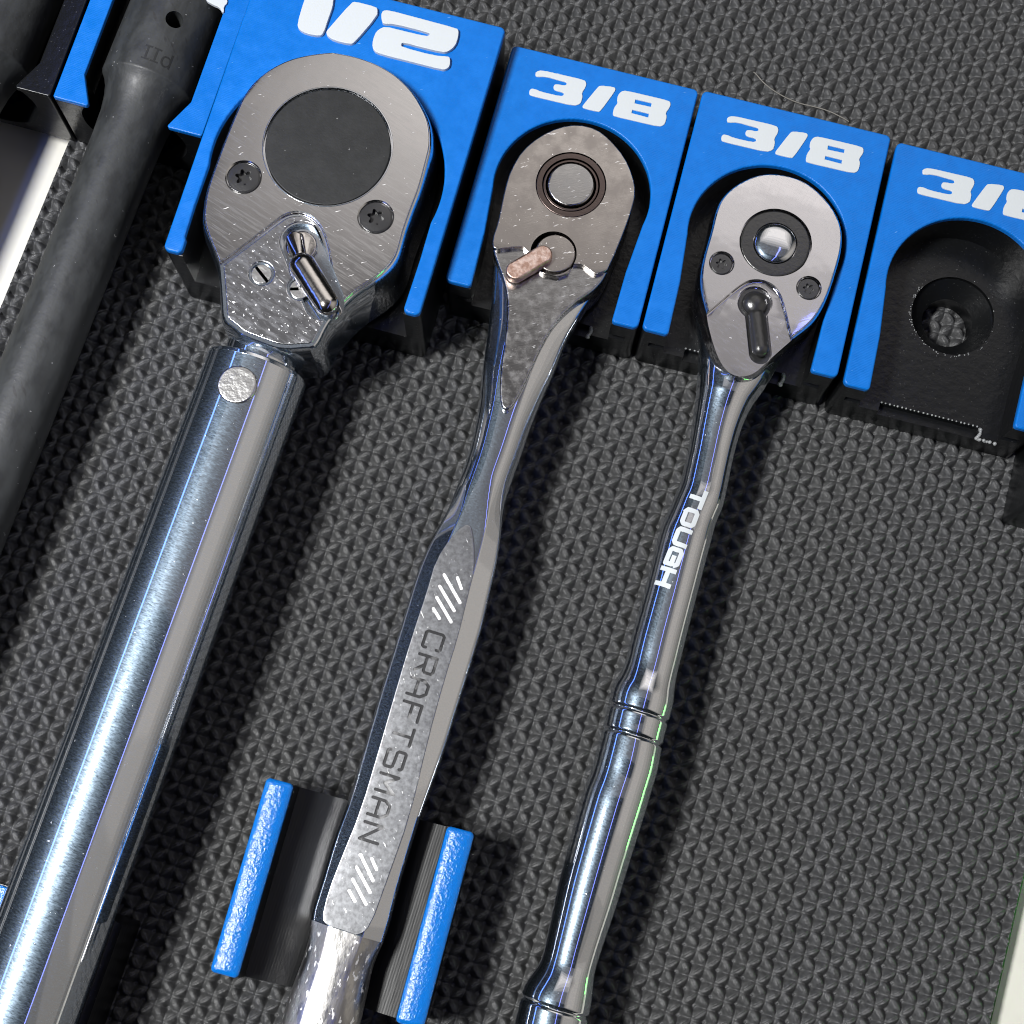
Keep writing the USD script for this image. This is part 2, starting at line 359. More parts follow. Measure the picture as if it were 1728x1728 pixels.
step = 0.25
gx = np.arange(FX0, FX1 + 1e-6, step); gy = np.arange(-80, 262, step)
X, Y = np.meshgrid(gx, gy)
Z = foam_height(X, Y)
q = np.array([P(0, 0), P(1728, 0), P(1728, 1728), P(0, 1728)])
view = Polygon(q).buffer(14)
keep = shapely.contains_xy(view, (X[:-1, :-1] + step / 2).ravel(), (Y[:-1, :-1] + step / 2).ravel())
idx = np.arange(X.size).reshape(X.shape)
a, b, c, d = (idx[:-1, :-1].ravel()[keep], idx[:-1, 1:].ravel()[keep], idx[1:, 1:].ravel()[keep], idx[1:, :-1].ravel()[keep])
Fm = np.vstack([np.c_[a, b, c], np.c_[a, c, d]])
usedv, inv = np.unique(Fm, return_inverse=True)
fo = trimesh.Trimesh(np.c_[X.ravel(), Y.ravel(), Z.ravel()][usedv], inv.reshape(-1, 3), process=False)
slab = trimesh.creation.box(extents=(FX1 - FX0 + 0.3, 360, 1.0)); slab.apply_translation(((FX0 + FX1) / 2, 90, -5.05))
sides = []
for x_ in (FX0, FX1):
    w_ = trimesh.creation.box(extents=(0.7, 360, 4.3)); w_.apply_translation((x_, 90, -2.7)); sides.append(w_)
tag(part('/World', 'foam_mat', [fo, slab] + sides, 'foam', True).GetPrim(), 'black foam mat embossed with small four-leaf pattern under all the tools', 'mat', kind='structure')

# ------------------------------------------------------------------ numerals on the holders
GZ = 21.5
def glyph(pts, z0, z1, o, s, holes=()):
    p = Polygon(chaikin(C(pts, z1, o, s), 1), [C(h, z1, o, s)[::-1] for h in holes]).buffer(0)
    return plate(p, z0, z1, 0.15, 2)
O38, S38 = (1180, 180), 5.4
three = [(255, 95), (310, 80), (500, 124), (700, 170), (722, 195), (720, 235), (683, 295), (692, 320), (685, 360), (672, 395), (610, 412), (400, 362), (215, 318), (200, 300), (203, 265), (222, 250), (265, 258), (310, 280), (490, 322), (520, 310), (515, 290), (440, 272), (420, 250), (425, 220), (445, 208), (520, 222), (540, 215), (540, 195), (480, 180), (350, 142), (265, 145), (252, 130)]
slash = [(850, 222), (975, 235), (992, 255), (985, 280), (860, 462), (835, 467), (700, 435), (692, 415), (700, 400), (825, 240)]
eight = [(1045, 275), (1090, 270), (1280, 315), (1480, 362), (1500, 385), (1495, 425), (1455, 480), (1468, 505), (1460, 555), (1445, 590), (1400, 605), (1200, 558), (985, 508), (970, 490), (980, 430), (1015, 383), (1005, 360), (1015, 310)]
eight_h = [[(1175, 352), (1325, 388), (1318, 420), (1170, 388)], [(1150, 448), (1303, 486), (1296, 518), (1145, 478)]]

# ------------------------------------------------------------------ the 3/8 holders
def holder_shape(hw, dep, cy, r, hb, rc=1.3):
    full = fillet(Polygon([(-hw, 0), (hw, 0), (hw, dep), (-hw, dep)]), rc)
    arc = [(r * math.cos(t), cy + r * math.sin(t)) for t in np.linspace(math.radians(-12), math.radians(192), 60)]
    opening = Polygon([(hb, -5), (hb, 0.0), (hb + 0.3, cy * 0.45)] + arc + [(-hb - 0.3, cy * 0.45), (-hb, 0.0), (-hb, -5)])
    return full, opening
def holder_38(parent, seed, glinting):
    hw, dep = 22.35, 60.6
    full, opening = holder_shape(hw, dep, 28.4, 18.0, 16.3)
    body = plate(full, 0.0, 20.0, 0.2, 2) - prism(opening, 9.8, 30)
    body -= prism(Polygon([(-11.5, -1), (11.5, -1), (11.5, 2.2), (-11.5, 2.2)]), 7.6, 30)
    lip = Manifold.cube((40, 4, 4)).rotate((35, 0, 0)).translate((-20, -2.2, 10.0))
    body -= lip
    hc = (0.6, 27.2)
    body -= lathe([(0, -1), (5.9, -1), (5.9, 5.0), (9.6, 8.6), (9.6, 30), (0, 30)], hc)
    part(parent, 'base', body, 'black', 30, local=True)
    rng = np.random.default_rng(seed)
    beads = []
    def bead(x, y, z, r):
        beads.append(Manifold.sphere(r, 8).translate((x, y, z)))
    for k in range(24 if glinting else 7):                          # pale beads imitate glints on the rough print edge along the floor front
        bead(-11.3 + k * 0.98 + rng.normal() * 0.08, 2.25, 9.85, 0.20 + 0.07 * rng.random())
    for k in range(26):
        t = k / 25 * (0.6 + 0.4 * glinting) + 0.15 * rng.random()
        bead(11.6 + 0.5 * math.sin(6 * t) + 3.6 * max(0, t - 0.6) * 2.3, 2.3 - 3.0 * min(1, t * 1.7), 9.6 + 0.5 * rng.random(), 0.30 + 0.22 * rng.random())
    for k in range(70 if glinting else 0):
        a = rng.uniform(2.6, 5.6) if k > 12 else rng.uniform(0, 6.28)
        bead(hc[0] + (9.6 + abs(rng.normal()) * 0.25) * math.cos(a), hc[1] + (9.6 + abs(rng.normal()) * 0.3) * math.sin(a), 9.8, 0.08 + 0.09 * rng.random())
    part(parent, 'print_edge_glints', trimesh.util.concatenate([to_tri(b_) for b_ in beads]), 'seam_glint', True, local=True)
    cap = plate(fillet(full.difference(opening), 0.9), 20.0, GZ, 0.45, 3)
    part(parent, 'top_plate', cap, 'blue', 40, local=True)

def rot2(p, deg):
    a = math.radians(deg); return np.c_[p[:, 0] * math.cos(a) - p[:, 1] * math.sin(a), p[:, 0] * math.sin(a) + p[:, 1] * math.cos(a)]
H2L, H2R = np.array([18.6 * 0.997, 123.8]), 2.55
numerals = []
for nm, g, hl in (('numeral', three, ()), ('fraction_bar', slash, ()), ('numeral', eight, eight_h)):
    t_ = to_tri(glyph(g, GZ - 0.3, GZ + 0.28, O38, S38, hl)); v = np.array(t_.vertices)
    numerals.append((nm, trimesh.Trimesh(np.c_[rot2(v[:, :2] - H2L, -H2R), v[:, 2]], t_.faces, process=False)))
for lab, loc, rot, seed, glinting in (('blue and black holder marked 3/8 around the shiny round-handled ratchet', (*H2L, 0), H2R, 5, 0),
                                  ('blue and black holder marked 3/8 around the worn flat-handled ratchet', (-27.0, 121.5, 0), 2.6, 8, 0),
                                  ('empty blue and black holder marked 3/8 with its screw hole showing', (64.8, 124.8, 0), 2.5, 13, 1)):
    h_ = thing('ratchet_holder', lab, 'tool holder', 'blue holders marked 3/8', loc, rot)
    holder_38(h_, seed, glinting)
    for nm, t_ in numerals:
        part(h_, nm, t_, 'white', 40, local=True)

# the next holder to the right, mostly outside the picture
bx = thing('tool_holder', 'plain black holder block cut off by the right edge of the photo', 'tool holder', None, (110.5, 111, 0), 2.0)
part(bx, 'base', plate(fillet(Polygon([(-21.8, 0), (22, 0), (22, 74), (-21.8, 74)]), 1.2), 0, 20.0, 0.3, 2), 'black', 30, local=True)
part(bx, 'top_plate', plate(fillet(Polygon([(-21.8, 0), (22, 0), (22, 74), (-21.8, 74)]), 1.2), 20.0, 21.5, 0.45, 3), 'blue', 40, local=True)

# ------------------------------------------------------------------ the 1/2 holder
TZ = 28.5
th = thing('wrench_holder', 'large blue and black holder marked 1/2 around the torque wrench head', 'tool holder', None, (-80.4, 107.2, 0), 2.1)
full, opening = holder_shape(29.4, 72.5, 27.5, 26.4, 25.6)
opening = opening.difference(Polygon([(-60, -9), (-25.2, -9), (-25.2, 4), (-60, 4)]))
body = plate(full, 0.0, TZ - 1.5, 0.2, 2) - prism(opening, 12, 40) - disc((0, 26), 9, -1, 40)
part(th, 'base', body, 'black', 30, local=True)
part(th, 'top_plate', plate(fillet(full.difference(opening), 1.2), TZ - 1.5, TZ, 0.5, 3), 'blue', 40, local=True)
O12, S12 = (480, 0), 5.4
one = [(115, 215), (130, 265), (200, 305), (320, 327), (355, 305), (400, 170), (440, 60), (445, 0), (470, -120), (240, -160), (178, 0)]
bar12 = [(610, 20), (650, 12), (835, 60), (850, 85), (845, 145), (640, 385), (600, 402), (450, 365), (390, 325), (378, 290), (400, 260)]
two = [(895, 95), (945, 88), (1200, 156), (1570, 255), (1588, 275), (1583, 340), (1555, 420), (1490, 470), (1440, 475), (1250, 430), (1085, 385), (1062, 400), (1070, 425), (1370, 505), (1490, 510), (1512, 530), (1508, 600), (1475, 630), (1430, 632), (1150, 560), (870, 490), (810, 455), (798, 400), (820, 310), (860, 262), (920, 238), (1050, 270), (1290, 328), (1325, 315), (1320, 298), (1000, 215), (900, 218), (885, 180), (880, 130)]
for nm, g in (('numeral', one), ('fraction_bar', bar12), ('numeral', two)):
    part(th, nm, glyph(g, TZ - 0.3, TZ + 0.9, O12, S12), 'white', 40)

# ------------------------------------------------------------------ extension bar holders and bars
EZ = 22.5
def bar_holder(parent, cap):
    hw, dep = 18.0, 62.0
    full = fillet(Polygon([(-hw, 0), (hw, 0), (hw, dep), (-hw, dep)]), 0.4)
    op = Polygon([(-9.4, -5), (9.4, -5), (9.4, 0.2), (12.9, 7.5), (12.9, 46), (-12.9, 46), (-12.9, 7.5), (-9.4, 0.2)])
    groove = Manifold.cylinder(80, 12.6, 12.6, 64, True).rotate((90, 0, 0)).translate((0, 30, 14.6))
    body = plate(full, 0, EZ - 1.2, 0.2, 2) - (prism(op, 14, 40)) - groove
    part(parent, 'base', body, 'black', 30, local=True)
    part(parent, 'top_plate', plate(fillet(full.difference(op), 0.55), EZ - 1.2, EZ, 0.3, 3), cap, 40, local=True)
eh = thing('extension_holder', 'blue and black holder with flared prongs around the extension bar', 'tool holder', None, (-130.9, 136.2, 0), 1.6)
bar_holder(eh, 'blue')
wl = C([(1330, 0), (1380, 30), (1420, 45), (1440, 80), (1452, 78), (1450, 40), (1475, 20), (1470, -20), (1340, -30)], EZ + 0.5, (0, 0), 3.84)
part(eh, 'label_edge', plate(chaikin(wl, 1), EZ - 0.4, EZ + 0.5, 0.12, 2), 'white', 40, label='white lettering edge at the top of the holder')
eh0 = thing('extension_holder', 'all black holder with flared prongs at the left edge beside the blue one', 'tool holder', None, (-167.6, 135.0, 0), 1.6)
bar_holder(eh0, 'black')

def socket_bar(parent, ax, y0, text):
    r, zc = 7.75, 14.6
    prof = [(0, 60), (11.2, 60), (11.2, 9.8), (11.0, 9.2), (10.2, 8.3), (9.3, 6.4), (8.6, 3.6), (8.1, 0), (7.85, -6), (r, -14), (r, -190), (0, -190)]
    pr = [(a, b) for a, b in prof][::-1]
    bd = CrossSection([pr]).revolve(96)
    bd = bd.rotate((-90, 0, 0)).scale((1, -1, 1)) if False else bd.rotate((-90, 0, 0))
    bb = bd.bounding_box()
    if abs(bb[4] - 60) > 1:                      # keep +y towards the collar
        bd = bd.rotate((0, 0, 180))
    hole = Manifold.cylinder(16, 2.05, 2.05, 40)
    n = np.array([0.34, 0, 0.94]); 
    hole = hole.rotate((0, math.degrees(math.atan2(n[0], n[2])), 0)).translate((0, 23.4, 0))
    bd = bd - hole
    bd = bd.translate((ax, y0, zc))
    part(parent, 'shaft', bd, 'oxide', 40)
    if text:
        tm = meshkit.text_mesh(text, 3.6, 0.2)
        tv = np.array(tm.vertices)
        tm2 = tm.subdivide(); tv = np.array(tm2.vertices)
        a = (tv[:, 0] - 4.2) / 11.2 + 0.36       # wrap round the collar
        rad = 11.15 + tv[:, 2] * 0.5
        v = np.c_[ax + rad * np.sin(a), y0 + 11.6 + tv[:, 1], zc + rad * np.cos(a)]
        part(parent, 'stamped_text', trimesh.Trimesh(v, tm2.faces, process=False), 'stamp', False)
eb = thing('extension_bar', 'matt black steel extension bar with a round pin hole in its collar', 'extension bar', 'matt black extension bars', (-131.8, 138, 0))
socket_bar(eb, -131.8, 138.0, 'IId')
eb0 = thing('extension_bar', 'matt black steel extension bar cut off by the upper left corner', 'extension bar', 'matt black extension bars', (-171.6, 136, 0))
socket_bar(eb0, -171.6, 133.5, '')

# ------------------------------------------------------------------ torque wrench
HZ = 33.0
wr = thing('torque_wrench', 'large chrome torque wrench with a black round disc in its head', 'torque wrench', None, (-82.7, 100, 0))
face = [(557, 87.5), (568, 89), (600, 95), (629, 105), (658, 120), (679, 137), (695.5, 155), (709, 176), (720.5, 199), (725, 222), (725, 247), (720.5, 265), (707, 316), (695, 345), (681.5, 382.5), (676, 403), (669, 428), (656, 448), (633, 469), (596, 492), (572, 516), (549, 540), (530, 582), (516, 582), (474.5, 585.6), (441.5, 574), (407, 561), (395, 549), (377, 537), (375.5, 502), (372, 455.5), (370, 441.5), (356.5, 407), (346, 381), (344, 360), (349, 322), (363, 281), (381, 233), (398, 191), (416, 152), (441, 126), (473, 106), (507.5, 94)]
fp = Polygon(resample(chaikin(C(face, HZ), 2), 0.8)).buffer(0)
body12 = plate(fp.buffer(1.3), 13.0, HZ - 0.9, 1.25, 7, 1.5, tall=8.0)
head = plate(fp.buffer(-0.02), HZ - 0.9, HZ, 0.35, 3)
low = Polygon(C([(360, 449), (371, 447), (464, 375.5), (480, 364), (493.6, 359.6), (511, 360), (530, 370), (544, 389), (554, 424), (556, 442), (568.6, 509), (585, 540), (540, 640), (350, 600)], HZ))
low = Polygon(chaikin(np.array(low.exterior.coords)[:-1], 2))
head -= recess(low, HZ - 0.92, HZ, 0.55)
def cut12(t):
    global head, body12
    head = head - t; body12 = body12 - t
dc = P(553, 246.5, HZ); dr = np.linalg.norm(P(661.5, 247, HZ) - P(444, 244, HZ)) / 2
cut12(disc(dc, dr, HZ - 1.6, HZ + 2, n=96))
scs = [P(411, 299, HZ), P(634, 366, HZ)]
for s in scs:
    cut12(lathe([(0, HZ - 1.4), (3.75, HZ - 1.4), (3.75, HZ - 0.3), (4.1, HZ + 0.05), (4.1, HZ + 3), (0, HZ + 3)], s, 48))
lz = HZ - 0.9
poc = [P(508, 408, lz), P(548, 508, lz)]
pocket = LineString([poc[0], poc[1]]).buffer(4.3, 24)
cut12(prism(pocket, lz - 1.6, lz + 5))
s2 = [P(441, 462, lz), P(506, 487, lz)]
for s in s2:
    cut12(disc(s, 2.45, lz - 0.5, lz + 3))
part(wr, 'head', body12, 'chrome_clean', 30)
part(wr, 'face_plate', head, 'ground', 30)
# the lower level of the face has its own, pitted chrome
plow = low.intersection(fp.buffer(-0.35)).difference(pocket)
for s in s2:
    plow = plow.difference(Point(*s).buffer(2.45))
part(wr, 'lower_plate', plate(plow.buffer(-0.25), lz - 0.3, lz + 0.22, 0.32, 3), 'pitted', 35)
part(wr, 'disc', disc(dc, dr - 0.35, HZ - 1.7, HZ - 0.25, 0.25, 96), 'oxide_disc', 35)
part(wr, 'disc_ring', disc(dc, dr + 0.25, HZ - 0.5, HZ + 0.06, 0.1, 96) - disc(dc, dr - 0.02, HZ - 3, HZ + 2, n=96), 'chrome_clean', 35)
def torx(c, r, z):
    a = np.linspace(0, 2 * math.pi, 60, endpoint=False)
    rr = r * (0.80 + 0.20 * np.cos(6 * a))
    return Polygon(np.c_[c[0] + rr * np.cos(a), c[1] + rr * np.sin(a)])
for s in scs:
    part(wr, 'screw', lathe([(0, HZ - 1.3), (3.6, HZ - 1.3), (3.6, HZ - 0.35), (3.3, HZ - 0.1), (2.2, HZ + 0.02), (0, HZ + 0.02)], s, 48) - prism(torx(s, 1.95, HZ), HZ - 1.25, HZ + 2), 'screw', 30)
for s, an in zip(s2, (-35, 20)):
    slot = Manifold.cube((6, 0.7, 1), True).rotate((0, 0, an)).translate((s[0], s[1], lz))
    part(wr, 'slotted_screw', disc(s, 2.2, lz - 0.6, lz - 0.05, 0.1, 40) - slot, 'pin', 30)
b0, b1 = P(507, 410, lz + 1), P(510, 446, lz + 2)
tip = P(550, 508, lz + 3)
lev = Manifold.batch_hull([Manifold.sphere(3.0, 32).scale((1, 1, 0.8)).translate((*b1, lz + 1.0)), Manifold.sphere(2.75, 32).scale((1, 1, 0.8)).translate((*tip, lz + 1.6))])
boss = disc(b0, 3.5, lz - 1.5, lz - 0.2, 0.5, 48)
flat = Manifold.batch_hull([disc(P(497, 405, lz), 1.8, lz - 0.5, lz + 1.0, 0.4, 24), Manifold.sphere(1.8, 24).translate((*P(505, 432, lz), lz))])
part(wr, 'lever', lev + boss + flat, 'lever_chrome', 45)
# neck and tube
def cyl_y(cx, zc, prof, n=96):                   # prof: (y, radius) along y
    ys = [p[0] for p in prof]; rs = [p[1] for p in prof]
    k = len(ys)
    a = np.linspace(0, 2 * math.pi, n, endpoint=False)
    return loft(ys, [cx - r for r in rs], [cx + r for r in rs], [zc] * k, rs, rs, lambda i: np.c_[np.cos(a), np.sin(a)], n)
tz, tr, tx = 20.5, 11.35, -82.7
ytop = P(455, 600, tz + tr)[1]
part(wr, 'neck', cyl_y(tx, tz, [(ytop - 6, 8.2), (ytop + 3, 8.2), (ytop + 12, 9.4), (ytop + 14, 9.4)]), 'chrome_clean', 40)
prof = [(-160, 11.3), (ytop - 1.1, tr), (ytop - 0.45, tr - 0.12), (ytop - 0.1, tr - 0.5), (ytop, tr - 1.0), (ytop, 8.0), (ytop - 5, 8.0)]
ys = np.linspace(-160, ytop - 1.2, 40)
part(wr, 'tube', cyl_y(tx, tz, [(y, 11.3) for y in ys] + prof[1:]), 'chrome', 35)
pn = P(399.5, 647.5, tz + tr + 0.5)
part(wr, 'pin', disc(pn, 4.3, tz + 4, tz + tr + 0.15, 0.5, 48), 'pin', 40)

# ------------------------------------------------------------------ worn flat ratchet
def prof_mix(a, b, k, M_=64):
    """unit profile between an ellipse (k = 0) and an octagon with a flat top of half width a and sides of half height b (k = 1)"""
    base = np.linspace(0, 2 * math.pi, M_ + 1)[:-1]
    cor = [math.atan2(1, a), math.atan2(b, 1)]
    cors = [cor[0], math.pi - cor[0], math.pi + cor[0], 2 * math.pi - cor[0], cor[1], math.pi - cor[1], math.pi + cor[1], 2 * math.pi - cor[1]]
    ang = base.copy()
    for t in cors:
        ang[np.argmin(np.abs(ang - t))] = t
    c, s = np.abs(np.cos(ang)), np.abs(np.sin(ang))
    # half planes: s<=1, c<=1, line through (a,1)-(1,b)
    nx, ny = 1 - b, 1 - a
    r = np.minimum(1 / np.maximum(s, 1e-9), 1 / np.maximum(c, 1e-9))
    r = np.minimum(r, (nx * a + ny) / np.maximum(nx * c + ny * s, 1e-9))
    r = (1 - k) + k * r
    return np.c_[r * np.cos(ang), r * np.sin(ang)]

def edges(pts_l, pts_r, z, ys):
    l, r = C(pts_l, z), C(pts_r, z)
    l, r = l[np.argsort(l[:, 1])], r[np.argsort(r[:, 1])]
    return np.interp(ys, l[:, 1], l[:, 0]), np.interp(ys, r[:, 1], r[:, 0])
def sm(v, n=5):
    k = np.ones(n) / n
    return np.convolve(np.pad(v, n // 2, mode='edge'), k, mode='valid')

RZ = 25.0
ra = thing('ratchet', 'worn flat-handled ratchet with a copper lever and engraved maker name', 'ratchet', 'ratchets in the 3/8 holders', (-26, 100, 0))
up = [(974, 209.6), (1006, 217), (1030, 236), (1054, 265), (1067, 294), (1073, 323.5), (1065, 358), (1046, 409), (1017, 472), (970, 438), (955, 470), (905, 460), (889, 416), (860, 418), (833, 422), (830.5, 404), (841, 374), (852, 318), (862, 286), (881, 254), (910, 230), (942, 215)]
outl = [(974, 209.6), (1006, 217), (1030, 236), (1054, 265), (1067, 294), (1073, 323.5), (1065, 358), (1046, 409), (1020, 468), (1006, 484), (993.6, 494), (971, 508), (938, 541), (917, 577), (898, 619), (882.5, 654), (862, 690), (846, 690), (842.5, 654), (846, 610), (853, 567), (857, 515), (853, 478), (833, 425), (830.5, 404), (841, 374), (852, 318), (862, 286), (881, 254), (910, 230), (942, 215)]
rz2 = RZ - 1.3
fpo = Polygon(resample(chaikin(C(outl, RZ - 0.6), 2), 0.6)).buffer(0)
fpu = Polygon(resample(chaikin(C(up, RZ), 1), 0.6)).buffer(0).intersection(fpo)
pv = P(934, 427, RZ)
low_r = disc(pv, 5.2, rz2 - 1.2, RZ + 3)
bc = P(963.6, 311.5, RZ)
headup = plate(fpu if fpu.geom_type == 'Polygon' else max(fpu.geoms, key=lambda g: g.area), 12, RZ, 0.25, 3, 0.6)
headup = headup - disc(bc, 8.0, RZ - 1.3, RZ + 2, n=72) - low_r
part(ra, 'head_plate', headup, 'worn', 30)
# body: from under the head plate along the neck to the handle
L = [(830, 404), (832, 425), (833, 470), (831, 489), (824, 558), (813, 628), (811, 660), (808, 690), (795, 750), (779, 800), (773, 814), (756, 866.5), (724, 924), (703.6, 974), (677.6, 1060), (640, 1182), (592, 1349), (567, 1415), (540, 1506), (526, 1547), (528, 1561), (512, 1620), (498, 1651), (485, 1690), (470, 1740)]
Rr = [(1065, 380), (1046, 420), (1016, 480), (1000, 505), (973, 549), (955, 581), (935, 633), (917, 671), (896, 723), (877, 780), (864, 814), (851, 858), (840, 945), (828, 997), (813.6, 1060), (796, 1118), (764, 1220), (751, 1263), (710, 1377), (675, 1492), (654, 1575), (630, 1627), (615, 1700), (600, 1760)]
zs = 16.0
yA, yB = P(935, 478, zs)[1], P(540, 1790, zs)[1]
ys = np.linspace(yB, yA, 150)
xl, xr = edges(L[1:], Rr[1:], zs, ys)
xl, xr = sm(xl, 5), sm(xr, 5)
yn, yp = P(800, 880, zs)[1], P(870, 700, zs)[1]
yend = P(580, 1565, zs)[1]
zt = np.interp(ys, [yend - 14, yend - 4, yend, yn - 6, yn + 6, yp, yA], [22.2, 21.8, 21.55, 21.55, 21.6, 21.8, 22.6])
kk = np.interp(ys, [yend - 8, yend, yn - 2, yn + 10, yp, yA], [0.25, 1, 1, 0.12, 0.25, 0.95])
aa = np.interp(ys, [yp, yA], [0.46, 0.62])
ie = int(np.searchsorted(ys, yend - 1.5))
body = loft(ys[ie:], xl[ie:], xr[ie:], np.full_like(ys, zs)[ie:], (zt - zs)[ie:], np.full_like(ys, 5.5)[ie:], lambda i: prof_mix(0.46, 0.52, kk[ie + i]), 64)
part(ra, 'handle', body, 'chrome_clean', 28)
ends = loft(ys[:ie + 1], xl[:ie + 1], xr[:ie + 1], np.full_like(ys, zs)[:ie + 1], (zt - zs)[:ie + 1], np.full_like(ys, 5.5)[:ie + 1], lambda i: prof_mix(0.46, 0.52, kk[i]), 64)
part(ra, 'handle_end', ends, 'rough_end', 28, label='rough worn end of the handle')
# the flat fork between head and neck, a step below the head plate
neck = plate(fpo, 11.5, rz2, 0.5, 3, 0.8) - low_r - disc(bc, 8.0, RZ - 1.3, RZ + 2, n=72)
part(ra, 'neck', neck, 'dark_chrome', 30)
part(ra, 'button_ring', disc(bc, 7.85, RZ - 1.6, RZ - 0.15, 0.2, 72) - disc(bc, 6.55, RZ - 3, RZ + 1, n=72), 'ringsteel', 30)
part(ra, 'button_ring', disc(bc, 6.3, RZ - 1.8, RZ - 0.35, 0.2, 72) - disc(bc, 5.75, RZ - 3, RZ + 1, n=72), 'ringsteel', 30)
part(ra, 'release_button', disc(bc, 5.3, RZ - 2, RZ + 0.3, 0.45, 72), 'dark_chrome', 30)
part(ra, 'lever_pivot', disc(P(937, 427, RZ), 4.55, rz2 - 1.4, RZ - 0.1, 0.35, 48), 'worn', 30)
la, lb = P(916, 428, RZ + 2), P(870, 455, RZ + 2)
lv = Polygon(LineString([la, lb]).buffer(2.15, 12))
part(ra, 'lever', plate(lv, RZ - 0.6, RZ + 1.9, 0.45, 3), 'copper', 40)

# flat panel on the handle with the engraved name
pz = 22.0
Lp = [(792, 881), (767, 898), (735.5, 945), (721, 997), (695, 1075), (669, 1162), (640, 1263), (609, 1367), (578, 1443), (553.5, 1506), (543, 1551), (552, 1562)]
Rp = [(799, 910), (800.6, 962), (790.5, 1002.5), (773, 1075), (750, 1147), (722, 1249), (692, 1377), (651, 1492), (626, 1561), (606, 1580), (585, 1572)]
pp = Polygon(resample(chaikin(C(Lp[::-1] + Rp, pz), 1), 0.5)).buffer(0)
pan = plate(pp, pz - 0.9, pz + 0.14, 0.14, 2)
STROKES = {                                      # letters in a box 1 wide and 1 high
    'C': [[(1, 0.80), (1, 0.93), (0.93, 1), (0.1, 1), (0, 0.9), (0, 0.1), (0.1, 0), (0.93, 0), (1, 0.07), (1, 0.20)]],
    'R': [[(0, 0), (0, 1), (0.88, 1), (1, 0.9), (1, 0.56), (0.88, 0.46), (0, 0.46)], [(0.52, 0.46), (1, 0)]],
    'A': [[(0, 0), (0, 0.72), (0.25, 1), (0.75, 1), (1, 0.72), (1, 0)], [(0, 0.4), (1, 0.4)]],
    'F': [[(0, 0), (0, 1), (1, 1)], [(0, 0.5), (0.82, 0.5)]],
    'T': [[(0, 1), (1, 1)], [(0.5, 1), (0.5, 0)]],
    'S': [[(1, 0.86), (1, 0.93), (0.92, 1), (0.08, 1), (0, 0.92), (0, 0.6), (0.1, 0.52), (0.9, 0.48), (1, 0.4), (1, 0.08), (0.92, 0), (0.08, 0), (0, 0.07), (0, 0.14)]],
    'M': [[(0, 0), (0, 1), (0.5, 0.35), (1, 1), (1, 0)]],
    'N': [[(0, 0), (0, 1), (1, 0), (1, 1)]],
    'O': [[(0.14, 0), (0, 0.14), (0, 0.86), (0.14, 1), (0.86, 1), (1, 0.86), (1, 0.14), (0.86, 0), (0.14, 0), (0.05, 0.1)]],
    'U': [[(0, 1), (0, 0.14), (0.14, 0), (0.86, 0), (1, 0.14), (1, 1)]],
    'G': [[(1, 0.84), (0.9, 1), (0.14, 1), (0, 0.86), (0, 0.14), (0.14, 0), (1, 0), (1, 0.5), (0.55, 0.5)]],
    'H': [[(0, 0), (0, 1)], [(1, 0), (1, 1)], [(0, 0.5), (1, 0.5)]]}
def letters(text, p0, p1, cap, z, pen, fill, cap_style='round'):
    """Outlines of stroked letters read from photo point p0 to p1; cap: letter height in mm, pen: stroke width in mm"""
    a, b = P(*p0, z), P(*p1, z)
    d_ = b - a; Ln = np.linalg.norm(d_); d_ /= Ln
    up_ = np.array([-d_[1], d_[0]]); n = len(text); out = []
    for i, ch in enumerate(text):
        w = Ln / n * fill - pen; x0 = Ln / n * (i + 0.5) - w / 2
        ls = [LineString([a + d_ * (x0 + q[0] * w) + up_ * ((q[1] - 0.5) * (cap - pen)) for q in st]).buffer(pen / 2, 5, cap_style=cap_style, join_style='round') for st in STROKES[ch]]
        out.append(shapely.union_all(ls))
    return out
let = letters('CRAFTSMAN', (738, 1062), (620, 1426), 4.6, pz, 0.66, 0.80)
bars = []
for o, s, lst in (((640, 800), 3.456, [((455, 605), (478, 668)), ((378, 588), (470, 750)), ((352, 655), (436, 797)), ((335, 720), (418, 862)), ((315, 785), (350, 842))]),
                  ((300, 1228), 2.88, [((942, 637), (965, 688)), ((888, 617), (948, 743)), ((868, 678), (934, 800)), ((850, 737), (914, 858)), ((832, 792), (860, 843))])):
    for a_, b_ in lst:
        q = C([a_, b_], pz, o, s)
        bars.append(Polygon(LineString(q).buffer(0.34, 6)))
ebars = []
for b_ in bars:
    pan -= prism(b_, pz - 0.16, pz + 2)
    ebars.append(to_tri(plate(b_, pz - 0.25, pz + 0.02)))
for g_ in let:
    pan -= prism(g_, pz - 0.22, pz + 2)
part(ra, 'grip_panel', pan, 'panel', 30, label='flat pitted panel with engraved letters and slanted bars')

for e_ in ebars:
    part(ra, 'slanted_bar', e_, 'engraved', False)
for g_ in let:
    part(ra, 'engraved_letter', plate(g_.simplify(0.02), pz - 0.4, pz - 0.08), 'engraved_dark', False)

